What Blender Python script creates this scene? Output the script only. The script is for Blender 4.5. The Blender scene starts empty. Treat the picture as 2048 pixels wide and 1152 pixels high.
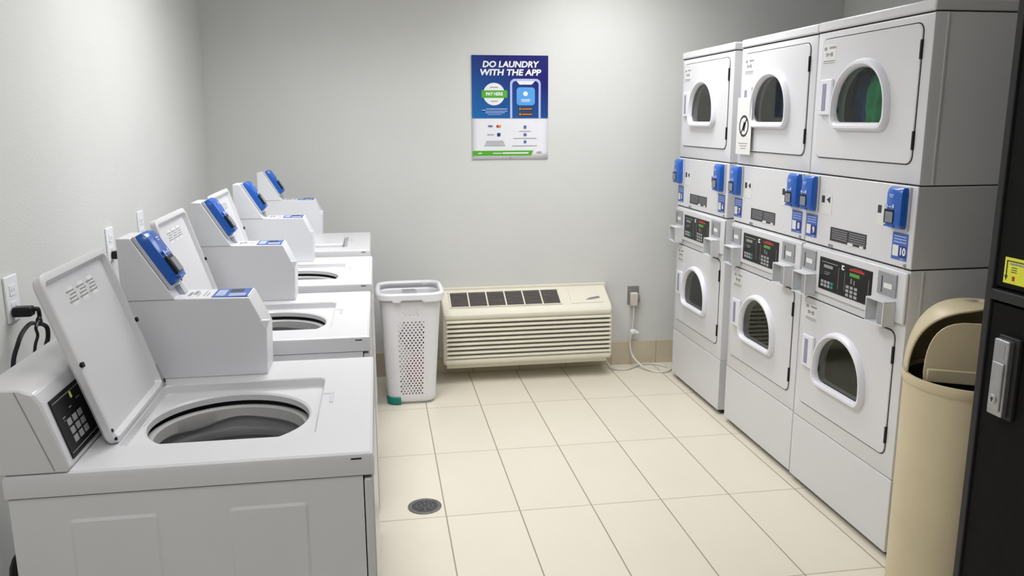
import bpy, bmesh, math, random
from mathutils import Vector, Matrix
S = bpy.context.scene
COL = S.collection
R = math.radians
random.seed(7)

# ------------------------------------------------------------------ camera
def make_camera():
    f, pitch, yaw, roll = 1639.23, 0.2024, 0.1620, -0.0032
    cd = bpy.data.cameras.new('camera'); co = bpy.data.objects.new('camera', cd); COL.objects.link(co)
    cd.sensor_fit = 'HORIZONTAL'; cd.sensor_width = 36; cd.lens = f * 36 / 2048
    cd.clip_start = 0.02
    fw = Vector((math.sin(yaw) * math.cos(pitch), math.cos(yaw) * math.cos(pitch), -math.sin(pitch)))
    r = Vector((math.cos(yaw), -math.sin(yaw), 0)); u = r.cross(fw)
    r2 = math.cos(roll) * r + math.sin(roll) * u; u2 = -math.sin(roll) * r + math.cos(roll) * u
    m = Matrix((r2, u2, -fw)).transposed().to_4x4(); m.translation = (0.8452, -5.0179, 1.5813)
    co.matrix_world = m
    S.camera = co
make_camera()

# ------------------------------------------------------------------ world, exposure, large lights
w = bpy.data.worlds.new('world'); S.world = w; w.use_nodes = True
w.node_tree.nodes['Background'].inputs[0].default_value = (0.9, 0.93, 1, 1)
w.node_tree.nodes['Background'].inputs[1].default_value = 0.02
S.view_settings.view_transform = 'Standard'; S.view_settings.look = 'None'
S.view_settings.exposure = 0.35; S.view_settings.gamma = 1; S.view_settings.use_curve_mapping = False

CEIL = 2.62
def area(name, loc, sx, sy, power, spread, color=(0.985, 0.99, 1.0), rot=(0, 0, 0)):
    d = bpy.data.lights.new(name, 'AREA'); d.shape = 'RECTANGLE'; d.size = sx; d.size_y = sy
    d.energy = power; d.spread = R(spread); d.color = color
    o = bpy.data.objects.new(name, d); o.location = loc; o.rotation_euler = rot; COL.objects.link(o); return o
LIGHTS = [(0.74, -1.75, 0.55, 1.15, 13.2), (2.15, -0.95, 0.55, 1.15, 10.6), (0.55, -4.85, 0.55, 1.15, 5.6), (1.25, -3.05, 0.55, 1.15, 1.1)]  # final pair is added fill for the nearest washer's side, lid and deck
for i, (x, y, sx, sy, p) in enumerate(LIGHTS):
    area('troffer_and_fill', (x, y, CEIL - 0.035), sx, sy, p, 145)

# ------------------------------------------------------------------ materials
def mat(name, col, rough=0.5, metal=0.0, noise=0.0, nscale=40, bump=0.0, bscale=200, emit=None, estr=1, coat=0, spec=0.5):
    m = bpy.data.materials.new(name); m.use_nodes = True; nt = m.node_tree; b = nt.nodes['Principled BSDF']
    b.inputs['Base Color'].default_value = (*col, 1); b.inputs['Roughness'].default_value = rough
    b.inputs['Metallic'].default_value = metal; b.inputs['Coat Weight'].default_value = coat
    b.inputs['Specular IOR Level'].default_value = spec
    tc = nt.nodes.new('ShaderNodeTexCoord')
    if noise:
        n = nt.nodes.new('ShaderNodeTexNoise'); n.inputs['Scale'].default_value = nscale; n.inputs['Detail'].default_value = 3
        nt.links.new(tc.outputs['Object'], n.inputs['Vector'])
        mr = nt.nodes.new('ShaderNodeMapRange'); mr.inputs['From Min'].default_value = 0.3; mr.inputs['From Max'].default_value = 0.7
        mr.inputs['To Min'].default_value = 1 - noise; mr.inputs['To Max'].default_value = 1 + noise
        nt.links.new(n.outputs['Fac'], mr.inputs['Value'])
        mx = nt.nodes.new('ShaderNodeMix'); mx.data_type = 'RGBA'; mx.blend_type = 'MULTIPLY'; mx.inputs[0].default_value = 1
        mx.inputs[6].default_value = (*col, 1)
        nt.links.new(mr.outputs[0], mx.inputs[7]); nt.links.new(mx.outputs[2], b.inputs['Base Color'])
    if bump:
        n = nt.nodes.new('ShaderNodeTexNoise'); n.inputs['Scale'].default_value = bscale; n.inputs['Detail'].default_value = 2
        nt.links.new(tc.outputs['Object'], n.inputs['Vector'])
        bp = nt.nodes.new('ShaderNodeBump'); bp.inputs['Strength'].default_value = bump; bp.inputs['Distance'].default_value = 0.002
        nt.links.new(n.outputs['Fac'], bp.inputs['Height']); nt.links.new(bp.outputs[0], b.inputs['Normal'])
    if emit:
        b.inputs['Emission Color'].default_value = (*emit, 1); b.inputs['Emission Strength'].default_value = estr
    return m
def lin(r, g, b):
    return tuple(((c / 255) / 12.92 if c / 255 <= 0.04045 else ((c / 255 + 0.055) / 1.055) ** 2.4) for c in (r, g, b))
M = {}
M['enamel'] = mat('white_enamel', (0.70, 0.70, 0.725), 0.25, noise=0.015, nscale=3, bump=0.04, bscale=60)
M['panel'] = mat('white_painted_steel', (0.76, 0.77, 0.80), 0.38, bump=0.12, bscale=900, noise=0.02, nscale=4)
M['plastic'] = mat('white_plastic', (0.80, 0.80, 0.86), 0.3, noise=0.01, nscale=5)
M['greyplastic'] = mat('pale_grey_plastic', (0.55, 0.56, 0.60), 0.4, noise=0.02)
M['lavender'] = mat('handle_recess_grey', (0.30, 0.29, 0.40), 0.5, noise=0.02)
M['black'] = mat('black_plastic', (0.010, 0.010, 0.012), 0.35, noise=0.05, spec=0.25)
M['darkgap'] = mat('dark_gap', (0.02, 0.02, 0.02), 0.8, noise=0.05)
M['blue'] = mat('blue_plastic', (0.018, 0.115, 0.50), 0.3, noise=0.03, coat=0.2)
M['screen'] = mat('reader_pad_grey', (0.22, 0.23, 0.27), 0.3, noise=0.02)
M['whiteink'] = mat('white_print', (0.85, 0.87, 0.9), 0.5, noise=0.01)
M['labelwhite'] = mat('white_label', (0.78, 0.78, 0.76), 0.5, noise=0.02)
M['decal'] = mat('off_white_decal', (0.735, 0.735, 0.72), 0.45, noise=0.02)
M['ink'] = mat('dark_print', (0.04, 0.04, 0.05), 0.6, noise=0.02)
M['greyink'] = mat('grey_print', (0.30, 0.30, 0.31), 0.6, noise=0.02)
M['lblue'] = mat('blue_label', (0.06, 0.14, 0.47), 0.45, noise=0.03)
M['lblue2'] = mat('navy_label', (0.02, 0.03, 0.22), 0.45, noise=0.03)
M['palebl'] = mat('pale_blue_print', (0.40, 0.50, 0.80), 0.5, noise=0.02)
M['steel'] = mat('brushed_steel', (0.50, 0.50, 0.51), 0.35, 0.85, noise=0.06, nscale=30)
M['coinmetal'] = mat('grey_coin_metal', (0.36, 0.37, 0.39), 0.4, 0.3, noise=0.05, nscale=60)
M['boxpaint'] = mat('light_grey_box_paint', (0.66, 0.67, 0.69), 0.4, noise=0.02)
M['drum'] = mat('drum_grey', (0.36, 0.36, 0.37), 0.35, 0.35, noise=0.04, nscale=12)
M['tubring'] = mat('tub_ring_grey', (0.50, 0.50, 0.50), 0.42, noise=0.03)
M['drumdark'] = mat('dryer_drum', (0.74, 0.76, 0.70), 0.5, 0.1, noise=0.08, nscale=15)
M['keys'] = mat('keypad_grey', (0.35, 0.36, 0.37), 0.5, noise=0.03)
M['red'] = mat('red_print', (0.42, 0.03, 0.02), 0.5, noise=0.02)
M['lcd'] = mat('green_display', (0.02, 0.12, 0.01), 0.4, emit=(0.20, 0.6, 0.08), estr=0.22, noise=0.02)
M['amber'] = mat('yellow_green_display', (0.1, 0.12, 0.01), 0.4, emit=(0.6, 0.7, 0.15), estr=0.25, noise=0.02)
M['beige'] = mat('beige_ac_plastic', lin(226, 222, 205), 0.45, noise=0.02, nscale=8)
M['acdark'] = mat('ac_grille_dark', (0.09, 0.08, 0.075), 0.6, noise=0.1)
M['bin'] = mat('tan_bin_paint', lin(205, 192, 160), 0.4, noise=0.04, nscale=6, bump=0.05, bscale=40)
M['vend'] = mat('black_powder_coat', (0.008, 0.008, 0.008), 0.6, noise=0.1, bump=0.1, bscale=700, spec=0.08)
M['vendedge'] = mat('charcoal_trim', (0.03, 0.03, 0.032), 0.4, noise=0.05, spec=0.2)
M['zinc'] = mat('zinc_lock', (0.42, 0.42, 0.44), 0.38, 0.75, noise=0.08, nscale=25)
M['yellow'] = mat('yellow_sticker', lin(226, 228, 60), 0.5, noise=0.03)
M['hamper'] = mat('hamper_plastic', (0.82, 0.82, 0.85), 0.45, noise=0.01)
M['teal'] = mat('teal_corner', (0.005, 0.23, 0.19), 0.5, noise=0.05)
M['cord'] = mat('white_cord', (0.68, 0.66, 0.60), 0.5, noise=0.03)
M['outletgrey'] = mat('grey_outlet', (0.24, 0.235, 0.22), 0.5, noise=0.05)
M['ivory'] = mat('ivory_plug', (0.62, 0.59, 0.52), 0.5, noise=0.03)
M['cap_iron'] = mat('drain_iron', (0.16, 0.16, 0.155), 0.45, 0.4, noise=0.25, nscale=60)
M['draindark'] = mat('drain_dark', (0.05, 0.055, 0.065), 0.6, noise=0.2, nscale=80)
M['grout_base'] = mat('tile_baseboard', lin(205, 195, 172), 0.4, noise=0.05, nscale=6)
M['groutline'] = mat('grout', lin(150, 135, 112), 0.8, noise=0.05)
M['cloth_blue'] = mat('blue_cloth', (0.06, 0.16, 0.50), 0.9, noise=0.3, nscale=14)
M['cloth_green'] = mat('green_cloth', (0.03, 0.42, 0.16), 0.9, noise=0.3, nscale=14)
M['cloth_red'] = mat('red_cloth', (0.70, 0.16, 0.13), 0.9, noise=0.3, nscale=14)
M['cloth_grey'] = mat('grey_cloth', (0.16, 0.16, 0.17), 0.9, noise=0.4, nscale=14)
M['cloth_dark'] = mat('dark_cloth', (0.03, 0.03, 0.05), 0.9, noise=0.3, nscale=14)
M['ceilmat'] = mat('ceiling_tile', (0.74, 0.74, 0.73), 0.9, noise=0.04, bump=0.3, bscale=120)
M['lens'] = mat('lamp_lens', (0.9, 0.9, 0.9), 0.5, emit=(1, 0.98, 0.95), estr=3, noise=0.01)
M['wall'] = mat('grey_wall_paint', (0.675, 0.685, 0.67), 0.75, noise=0.015, nscale=3, bump=0.35, bscale=140)
M['wallfar'] = mat('far_wall_paint', (0.30, 0.29, 0.27), 0.8, noise=0.02, nscale=3)

def glass_mat():
    m = bpy.data.materials.new('tinted_door_glass'); m.use_nodes = True; nt = m.node_tree
    nt.nodes.clear(); out = nt.nodes.new('ShaderNodeOutputMaterial')
    t = nt.nodes.new('ShaderNodeBsdfTransparent'); t.inputs[0].default_value = (0.74, 0.76, 0.73, 1)
    g = nt.nodes.new('ShaderNodeBsdfGlossy'); g.inputs['Roughness'].default_value = 0.03; g.inputs[0].default_value = (0.9, 0.9, 0.9, 1)
    fr = nt.nodes.new('ShaderNodeFresnel'); fr.inputs[0].default_value = 1.5
    mx = nt.nodes.new('ShaderNodeMixShader')
    ml = nt.nodes.new('ShaderNodeMath'); ml.operation = 'MULTIPLY'; ml.inputs[1].default_value = 0.7; nt.links.new(fr.outputs[0], ml.inputs[0]); nt.links.new(ml.outputs[0], mx.inputs[0]); nt.links.new(t.outputs[0], mx.inputs[1]); nt.links.new(g.outputs[0], mx.inputs[2])
    nt.links.new(mx.outputs[0], out.inputs[0]); return m
M['glass'] = glass_mat()

def floor_mat():
    m = bpy.data.materials.new('cream_floor_tile'); m.use_nodes = True; nt = m.node_tree; b = nt.nodes['Principled BSDF']
    tc = nt.nodes.new('ShaderNodeTexCoord'); sp = nt.nodes.new('ShaderNodeSeparateXYZ'); nt.links.new(tc.outputs['Object'], sp.inputs[0])
    def mth(op, a, bb=None, c=None):
        n = nt.nodes.new('ShaderNodeMath'); n.operation = op
        for i, v in enumerate((a, bb, c)):
            if v is None: continue
            if isinstance(v, (int, float)): n.inputs[i].default_value = v
            else: nt.links.new(v, n.inputs[i])
        return n.outputs[0]
    def line(sock, off, size, wd):
        t = mth('DIVIDE', mth('SUBTRACT', sock, off), size)
        fr = mth('SUBTRACT', mth('FRACT', mth('ADD', t, 100.5)), 0.5)
        d = mth('MULTIPLY', mth('ABSOLUTE', fr), size)
        return mth('SMOOTH_MIN', mth('MAXIMUM', mth('SUBTRACT', 1.0, mth('DIVIDE', d, wd)), 0.0), 1.0, 0.01), t
    lx, tx = line(sp.outputs[0], 1.0762, 0.3039, 0.0042)
    ly, ty = line(sp.outputs[1], -0.6363, 0.6480, 0.0042)
    g = mth('MAXIMUM', lx, mth('MULTIPLY', ly, 0.75))
    # per-tile tone
    cb = nt.nodes.new('ShaderNodeCombineXYZ'); nt.links.new(mth('FLOOR', tx), cb.inputs[0]); nt.links.new(mth('FLOOR', ty), cb.inputs[1])
    wn = nt.nodes.new('ShaderNodeTexWhiteNoise'); wn.noise_dimensions = '2D'; nt.links.new(cb.outputs[0], wn.inputs['Vector'])
    ns = nt.nodes.new('ShaderNodeTexNoise'); ns.inputs['Scale'].default_value = 3.5; ns.inputs['Detail'].default_value = 4
    nt.links.new(tc.outputs['Object'], ns.inputs['Vector'])
    tone = mth('ADD', mth('MULTIPLY', wn.outputs[0], 0.03), mth('MULTIPLY', ns.outputs[0], 0.07))
    tone = mth('ADD', tone, 0.945)
    base = nt.nodes.new('ShaderNodeMix'); base.data_type = 'RGBA'; base.blend_type = 'MULTIPLY'; base.inputs[0].default_value = 1
    base.inputs[6].default_value = (*lin(226, 219, 203), 1); nt.links.new(tone, base.inputs[7])
    mx = nt.nodes.new('ShaderNodeMix'); mx.data_type = 'RGBA'
    nt.links.new(g, mx.inputs[0]); nt.links.new(base.outputs[2], mx.inputs[6]); mx.inputs[7].default_value = (*lin(128, 112, 88), 1)
    nt.links.new(mx.outputs[2], b.inputs['Base Color'])
    b.inputs['Roughness'].default_value = 0.30
    bp = nt.nodes.new('ShaderNodeBump'); bp.inputs['Strength'].default_value = 0.4; bp.inputs['Distance'].default_value = 0.001; bp.invert = True
    nt.links.new(g, bp.inputs['Height']); nt.links.new(bp.outputs[0], b.inputs['Normal'])
    return m
M['floor'] = floor_mat()

def poster_mat():
    m = bpy.data.materials.new('poster_blue_print'); m.use_nodes = True; nt = m.node_tree; b = nt.nodes['Principled BSDF']
    tc = nt.nodes.new('ShaderNodeTexCoord'); sp = nt.nodes.new('ShaderNodeSeparateXYZ'); nt.links.new(tc.outputs['Object'], sp.inputs[0])
    a = nt.nodes.new('ShaderNodeMath'); a.operation = 'MULTIPLY_ADD'; nt.links.new(sp.outputs[2], a.inputs[0]); a.inputs[1].default_value = 2.1; a.inputs[2].default_value = -0.45
    c = nt.nodes.new('ShaderNodeMath'); c.operation = 'MULTIPLY_ADD'; nt.links.new(sp.outputs[0], c.inputs[0]); c.inputs[1].default_value = 1.2; nt.links.new(a.outputs[0], c.inputs[2])
    r = nt.nodes.new('ShaderNodeValToRGB'); r.color_ramp.elements[0].color = (*lin(28, 110, 180), 1); r.color_ramp.elements[1].color = (*lin(26, 26, 110), 1)
    nt.links.new(c.outputs[0], r.inputs[0]); nt.links.new(r.outputs[0], b.inputs['Base Color']); b.inputs['Roughness'].default_value = 0.35
    return m
M['posterblue'] = poster_mat()
M['posterwhite'] = mat('poster_paper', (0.82, 0.83, 0.88), 0.4, noise=0.01)
M['postergreen'] = mat('poster_green', (0.09, 0.42, 0.03), 0.4, noise=0.02)
M['posterlight'] = mat('poster_light_blue', (0.10, 0.36, 0.80), 0.4, noise=0.02)
M['orange'] = mat('orange_print', (0.85, 0.28, 0.03), 0.4, noise=0.02)

# ------------------------------------------------------------------ helpers
def new_obj(name, bm, m, parent=None, bevel=0, smooth=False, bseg=2, solid=0, sharp=35):
    me = bpy.data.meshes.new(name); bm.normal_update(); bm.to_mesh(me); bm.free()
    o = bpy.data.objects.new(name, me); COL.objects.link(o); me.materials.append(M[m] if isinstance(m, str) else m)
    if parent: o.parent = parent
    if solid:
        s = o.modifiers.new('thick', 'SOLIDIFY'); s.thickness = solid; s.offset = 0
    if bevel:
        b = o.modifiers.new('bevel', 'BEVEL'); b.width = bevel; b.segments = bseg; b.limit_method = 'ANGLE'; b.angle_limit = R(35)
        smooth = True
    if smooth:
        for p in me.polygons: p.use_smooth = True
        try:
            me.set_sharp_from_angle(angle=R(sharp))
        except Exception: pass
    return o
def bmn(): return bmesh.new()
def islands(name, bm, m, parent=None, **k):
    """one object per loose piece"""
    bm.verts.ensure_lookup_table(); seen = set(); outs = []
    for v in bm.verts:
        if v in seen: continue
        st = [v]; comp = set()
        while st:
            q = st.pop()
            if q in comp: continue
            comp.add(q)
            for e in q.link_edges: st.append(e.other_vert(q))
        seen |= comp; nb = bmesh.new(); mp = {}
        for f in {f for q in comp for f in q.link_faces}:
            for q in f.verts:
                if q not in mp: mp[q] = nb.verts.new(q.co)
            nb.faces.new([mp[q] for q in f.verts])
        outs.append(new_obj(name, nb, m, parent, **k))
    bm.free(); return outs[0]
def box(bm, x0, x1, y0, y1, z0, z1):
    v = [bm.verts.new(p) for p in ((x0, y0, z0), (x1, y0, z0), (x1, y1, z0), (x0, y1, z0), (x0, y0, z1), (x1, y0, z1), (x1, y1, z1), (x0, y1, z1))]
    for f in ((3, 2, 1, 0), (4, 5, 6, 7), (0, 1, 5, 4), (1, 2, 6, 5), (2, 3, 7, 6), (3, 0, 4, 7)): bm.faces.new([v[i] for i in f])
def boxo(name, dims, m, parent=None, bevel=0, **k):
    bm = bmn(); box(bm, *dims); return new_obj(name, bm, m, parent, bevel, **k)
def prism(bm, pts, axis, a, b):
    """extrude a 2-D outline along an axis; pts are the other two coordinates in xyz order"""
    def P(p, t):
        return {'x': (t, p[0], p[1]), 'y': (p[0], t, p[1]), 'z': (p[0], p[1], t)}[axis]
    va = [bm.verts.new(P(p, a)) for p in pts]; vb = [bm.verts.new(P(p, b)) for p in pts]; n = len(pts)
    bm.faces.new(va); bm.faces.new(vb[::-1])
    for i in range(n): bm.faces.new((va[i], vb[i], vb[(i + 1) % n], va[(i + 1) % n]))
    bmesh.ops.recalc_face_normals(bm, faces=bm.faces)
def rrect(x0, x1, y0, y1, r, n=6):
    out = []
    for cx, cy, a0 in ((x1 - r, y1 - r, 0), (x0 + r, y1 - r, 90), (x0 + r, y0 + r, 180), (x1 - r, y0 + r, 270)):
        for i in range(n + 1):
            a = R(a0 + 90 * i / n); out.append((cx + r * math.cos(a), cy + r * math.sin(a)))
    return out
def loft(bm, rings, close=True, cap0=False, cap1=False):
    vs = [[bm.verts.new(p) for p in r] for r in rings]; n = len(rings[0])
    for a, b in zip(vs, vs[1:]):
        for i in range(n if close else n - 1):
            bm.faces.new((a[i], a[(i + 1) % n], b[(i + 1) % n], b[i]))
    if cap0: bm.faces.new(vs[0][::-1])
    if cap1: bm.faces.new(vs[-1])
    return vs
def cyl(bm, c, r, h, axis='z', n=24, r2=None):
    r2 = r if r2 is None else r2
    def P(a, rr, t):
        u, v = rr * math.cos(a), rr * math.sin(a)
        o = {'z': (u, v, t), 'x': (t, u, v), 'y': (v, t, u)}[axis]
        return (c[0] + o[0], c[1] + o[1], c[2] + o[2])
    A = [2 * math.pi * i / n for i in range(n)]
    loft(bm, [[P(a, r, 0) for a in A], [P(a, r2, h) for a in A]], cap0=True, cap1=True)
def lathe(bm, prof, c=(0, 0, 0), n=48, axis='z'):
    rings = []
    for r, t in prof:
        ring = []
        for i in range(n):
            a = 2 * math.pi * i / n; u, v = r * math.cos(a), r * math.sin(a)
            o = {'z': (u, v, t), 'x': (t, u, v), 'y': (v, t, u)}[axis]
            ring.append((c[0] + o[0], c[1] + o[1], c[2] + o[2]))
        rings.append(ring)
    loft(bm, rings)
def tube(bm, pts, r, n=8):
    pts = [Vector(p) for p in pts]
    # catmull-rom smoothing
    sm = []
    for i in range(len(pts) - 1):
        p0 = pts[max(i - 1, 0)]; p1 = pts[i]; p2 = pts[i + 1]; p3 = pts[min(i + 2, len(pts) - 1)]
        for k in range(6):
            t = k / 6
            sm.append(0.5 * ((2 * p1) + (p2 - p0) * t + (2 * p0 - 5 * p1 + 4 * p2 - p3) * t * t + (3 * p1 - p0 - 3 * p2 + p3) * t ** 3))
    sm.append(pts[-1]); rings = []; up = Vector((0.13, 0.2, 1)).normalized()
    for i, p in enumerate(sm):
        d = (sm[min(i + 1, len(sm) - 1)] - sm[max(i - 1, 0)]).normalized()
        a = d.cross(up)
        if a.length < 1e-3: a = d.cross(Vector((1, 0, 0)))
        a.normalize(); b = d.cross(a).normalized(); up = -b if (-b).dot(up) > 0 else b
        rings.append([tuple(p + r * (math.cos(2 * math.pi * k / n) * a + math.sin(2 * math.pi * k / n) * b)) for k in range(n)])
    loft(bm, rings, cap0=True, cap1=True)
def poly(bm, pts): bm.faces.new([bm.verts.new(p) for p in pts])
def xform(bm, m): bmesh.ops.transform(bm, matrix=m, verts=bm.verts)
def frame(o, u, v, w):
    """matrix taking (a,b,c) to o + a*u + b*v + c*w"""
    m = Matrix((Vector(u), Vector(v), Vector(w))).transposed().to_4x4(); m.translation = Vector(o); return m
def text_bm(s, size, depth=0.0006, bold=0.0, shear=0.0, align='CENTER', sx=1.0):
    c = bpy.data.curves.new('t', 'FONT'); c.body = s; c.size = size; c.extrude = depth; c.offset = bold; c.shear = shear
    c.align_x = align; c.align_y = 'CENTER'; c.resolution_u = 3
    o = bpy.data.objects.new('t', c); COL.objects.link(o)
    dg = bpy.context.evaluated_depsgraph_get(); me = bpy.data.meshes.new_from_object(o.evaluated_get(dg))
    bm = bmn(); bm.from_mesh(me); bpy.data.objects.remove(o); bpy.data.meshes.remove(me); bpy.data.curves.remove(c)
    xform(bm, Matrix.Diagonal((sx, 1, 1, 1))); return bm
def join(bm, other):
    me = bpy.data.meshes.new('j'); other.to_mesh(me); other.free(); bm.from_mesh(me); bpy.data.meshes.remove(me)

def thing(name, label, cat, loc=(0, 0, 0), rotz=0, group=None):
    o = bpy.data.objects.new(name, None); COL.objects.link(o); o.empty_display_size = 0.1
    o.location = loc; o.rotation_euler = (0, 0, rotz); o['label'] = label; o['category'] = cat
    if group: o['group'] = group
    return o
def tag(o, label, cat, group=None, kind=None):
    o['label'] = label; o['category'] = cat
    if group: o['group'] = group
    if kind: o['kind'] = kind
    return o
def struct(o, label=None):
    o['kind'] = 'structure'
    if label: o['label'] = label
    return o
def dup(root, loc, label):
    r = root.copy(); COL.objects.link(r); r.location = loc; r['label'] = label
    for ch in list(root.children):
        c = ch.copy(); COL.objects.link(c); c.parent = r
        for g in list(ch.children):
            d = g.copy(); COL.objects.link(d); d.parent = c
    return r
def lab(o, s): o['label'] = s; return o

# ------------------------------------------------------------------ room
XL, XR, YF = -0.106, 3.80, -6.6
struct(boxo('floor', (XL - .1, XR + .1, YF - .1, .1, -.1, 0), 'floor'), 'cream rectangular floor tiles with thin brown grout')
struct(boxo('wall_back', (XL - .1, XR + .1, 0, .1, 0, CEIL), 'wall'), 'pale grey back wall')
struct(boxo('wall_left', (XL - .1, XL, YF, 0, 0, CEIL), 'wall'), 'pale grey left wall behind washers')
struct(boxo('wall_right', (XR, XR + .1, YF, 0, 0, CEIL), 'wall'), 'pale grey right wall behind dryers')
struct(boxo('wall_front', (XL, XR, YF - .1, YF, 0, CEIL), 'wallfar'))
# ceiling with openings for the lamps (frame of boxes around each opening)
bm = bmn()
xs = sorted({XL - .1, XR + .1} | {l[0] - .31 for l in LIGHTS} | {l[0] + .31 for l in LIGHTS})
ys = sorted({YF - .1, .1} | {l[1] - .61 for l in LIGHTS} | {l[1] + .61 for l in LIGHTS})
for x0, x1 in zip(xs, xs[1:]):
    for y0, y1 in zip(ys, ys[1:]):
        cx, cy = (x0 + x1) / 2, (y0 + y1) / 2
        if any(abs(cx - l[0]) < .31 and abs(cy - l[1]) < .61 for l in LIGHTS): continue
        box(bm, x0, x1, y0, y1, CEIL, CEIL + .08)
struct(new_obj('ceiling', bm, 'ceilmat'))
for i, l in enumerate(LIGHTS):
    t = thing('ceiling_light', ['long recessed ceiling lamp over the washers', 'long recessed ceiling lamp over the aisle beside the dryers', 'added fill lamp above the camera, brightening the nearest washer side', 'added weak fill lamp over the open floor, brightening the nearest lid and deck'][i], 'ceiling light', (l[0], l[1], CEIL), group='recessed ceiling lamps')
    boxo('lamp_housing', (-.309, .309, -.609, .609, .0, .06), 'plastic', t)
    bm = bmn()
    for a, b in ((-.309, -.609), (.289, .589)):
        box(bm, a, a + .02, -.609, .609, -.012, -.001); box(bm, -.289, .289, b, b + .02, -.012, -.001)
    new_obj('lamp_frame', bm, 'plastic', t)
    boxo('lamp_lens', (-.288, .288, -.588, .588, -.008, -.002), 'lens', t)
# tile base
def baseboard(name, x0, x1, y0, y1, along, joints):
    bm = bmn(); box(bm, x0, x1, y0, y1, 0, .155)
    o = struct(new_obj(name, bm, 'grout_base', bevel=.002))
    bm = bmn()
    for j in joints:
        if along == 'x': box(bm, j - .0015, j + .0015, y0 - .0006, y0 + .002, 0.001, .154)
        else: box(bm, x1 - .002, x1 + .0006, j - .0015, j + .0015, .001, .154)
    new_obj('tile_joint', bm, 'groutline', o)
baseboard('baseboard_back', XL, XR, -.010, 0, 'x', [1.0762 + .3039 * k + .03 for k in range(-3, 9)])
baseboard('baseboard_left', XL, XL + .010, YF, -.010, 'y', [-.4 - .3039 * k for k in range(0, 20)])
baseboard('baseboard_right', XR - .010, XR, YF, -.010, 'y', [])

# ------------------------------------------------------------------ card reader (shared by washers and dryers)
def reader(parent, mtx, m2=None):
    """a: width 0..0.09, b: height 0..0.14, c: outwards"""
    W, H, D = .09, .14, .036
    bm = bmn(); box(bm, -.004, W + .004, -.006, H + .002, 0, .008); xform(bm, mtx)
    # body: width profile with rounded sides, lofted along the height
    b2 = bmn(); rings = []
    for b, k, d in ((0, .90, .60), (.006, .97, .86), (.014, 1, 1), (H - .022, 1, 1), (H - .008, .97, .88), (H, .90, .55)):
        ring = []
        for a, c in ((0, 0), (.0, .45), (.05, .82), (.2, 1), (.5, 1.04), (.8, 1), (.95, .82), (1, .45), (1, 0)):
            ring.append((W / 2 + (a - .5) * W * k, b, .008 + c * (D - .008) * d))
        rings.append(ring)
    loft(b2, rings, cap0=True, cap1=True); xform(b2, mtx); bmesh.ops.recalc_face_normals(b2, faces=b2.faces)
    o = new_obj('card_reader', b2, 'blue', parent, smooth=True); lab(o, 'bright blue card reader')
    lab(new_obj('mounting_plate', bm, 'greyplastic', o, bevel=.001), 'light grey plate')
    b3 = bmn(); box(b3, .006, .056, .016, .064, D - .004, D + .0035); xform(b3, mtx); new_obj('reader_slot', b3, 'black', o, bevel=.001)
    b3 = bmn(); box(b3, .016, .058, .019, .056, D + .003, D + .006); xform(b3, mtx); new_obj('reader_pad', b3, 'screen', o, bevel=.001)
    b3 = bmn()
    for a0, a1, c0, c1 in ((.012, .024, .070, .080), (.028, .042, .071, .076), (.046, .058, .070, .082), (.014, .020, .064, .068), (.026, .052, .112, .116), (.030, .048, .106, .109)):
        box(b3, a0, a1, c0, c1, D + .0015, D + .0025)
    xform(b3, mtx); new_obj('reader_print', b3, 'palebl', o)
    b3 = bmn(); box(b3, .008, .060, .004, .011, D - .006, D + .002); xform(b3, mtx); new_obj('reader_lip', b3, 'blue', o, bevel=.001)
    return o

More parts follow.
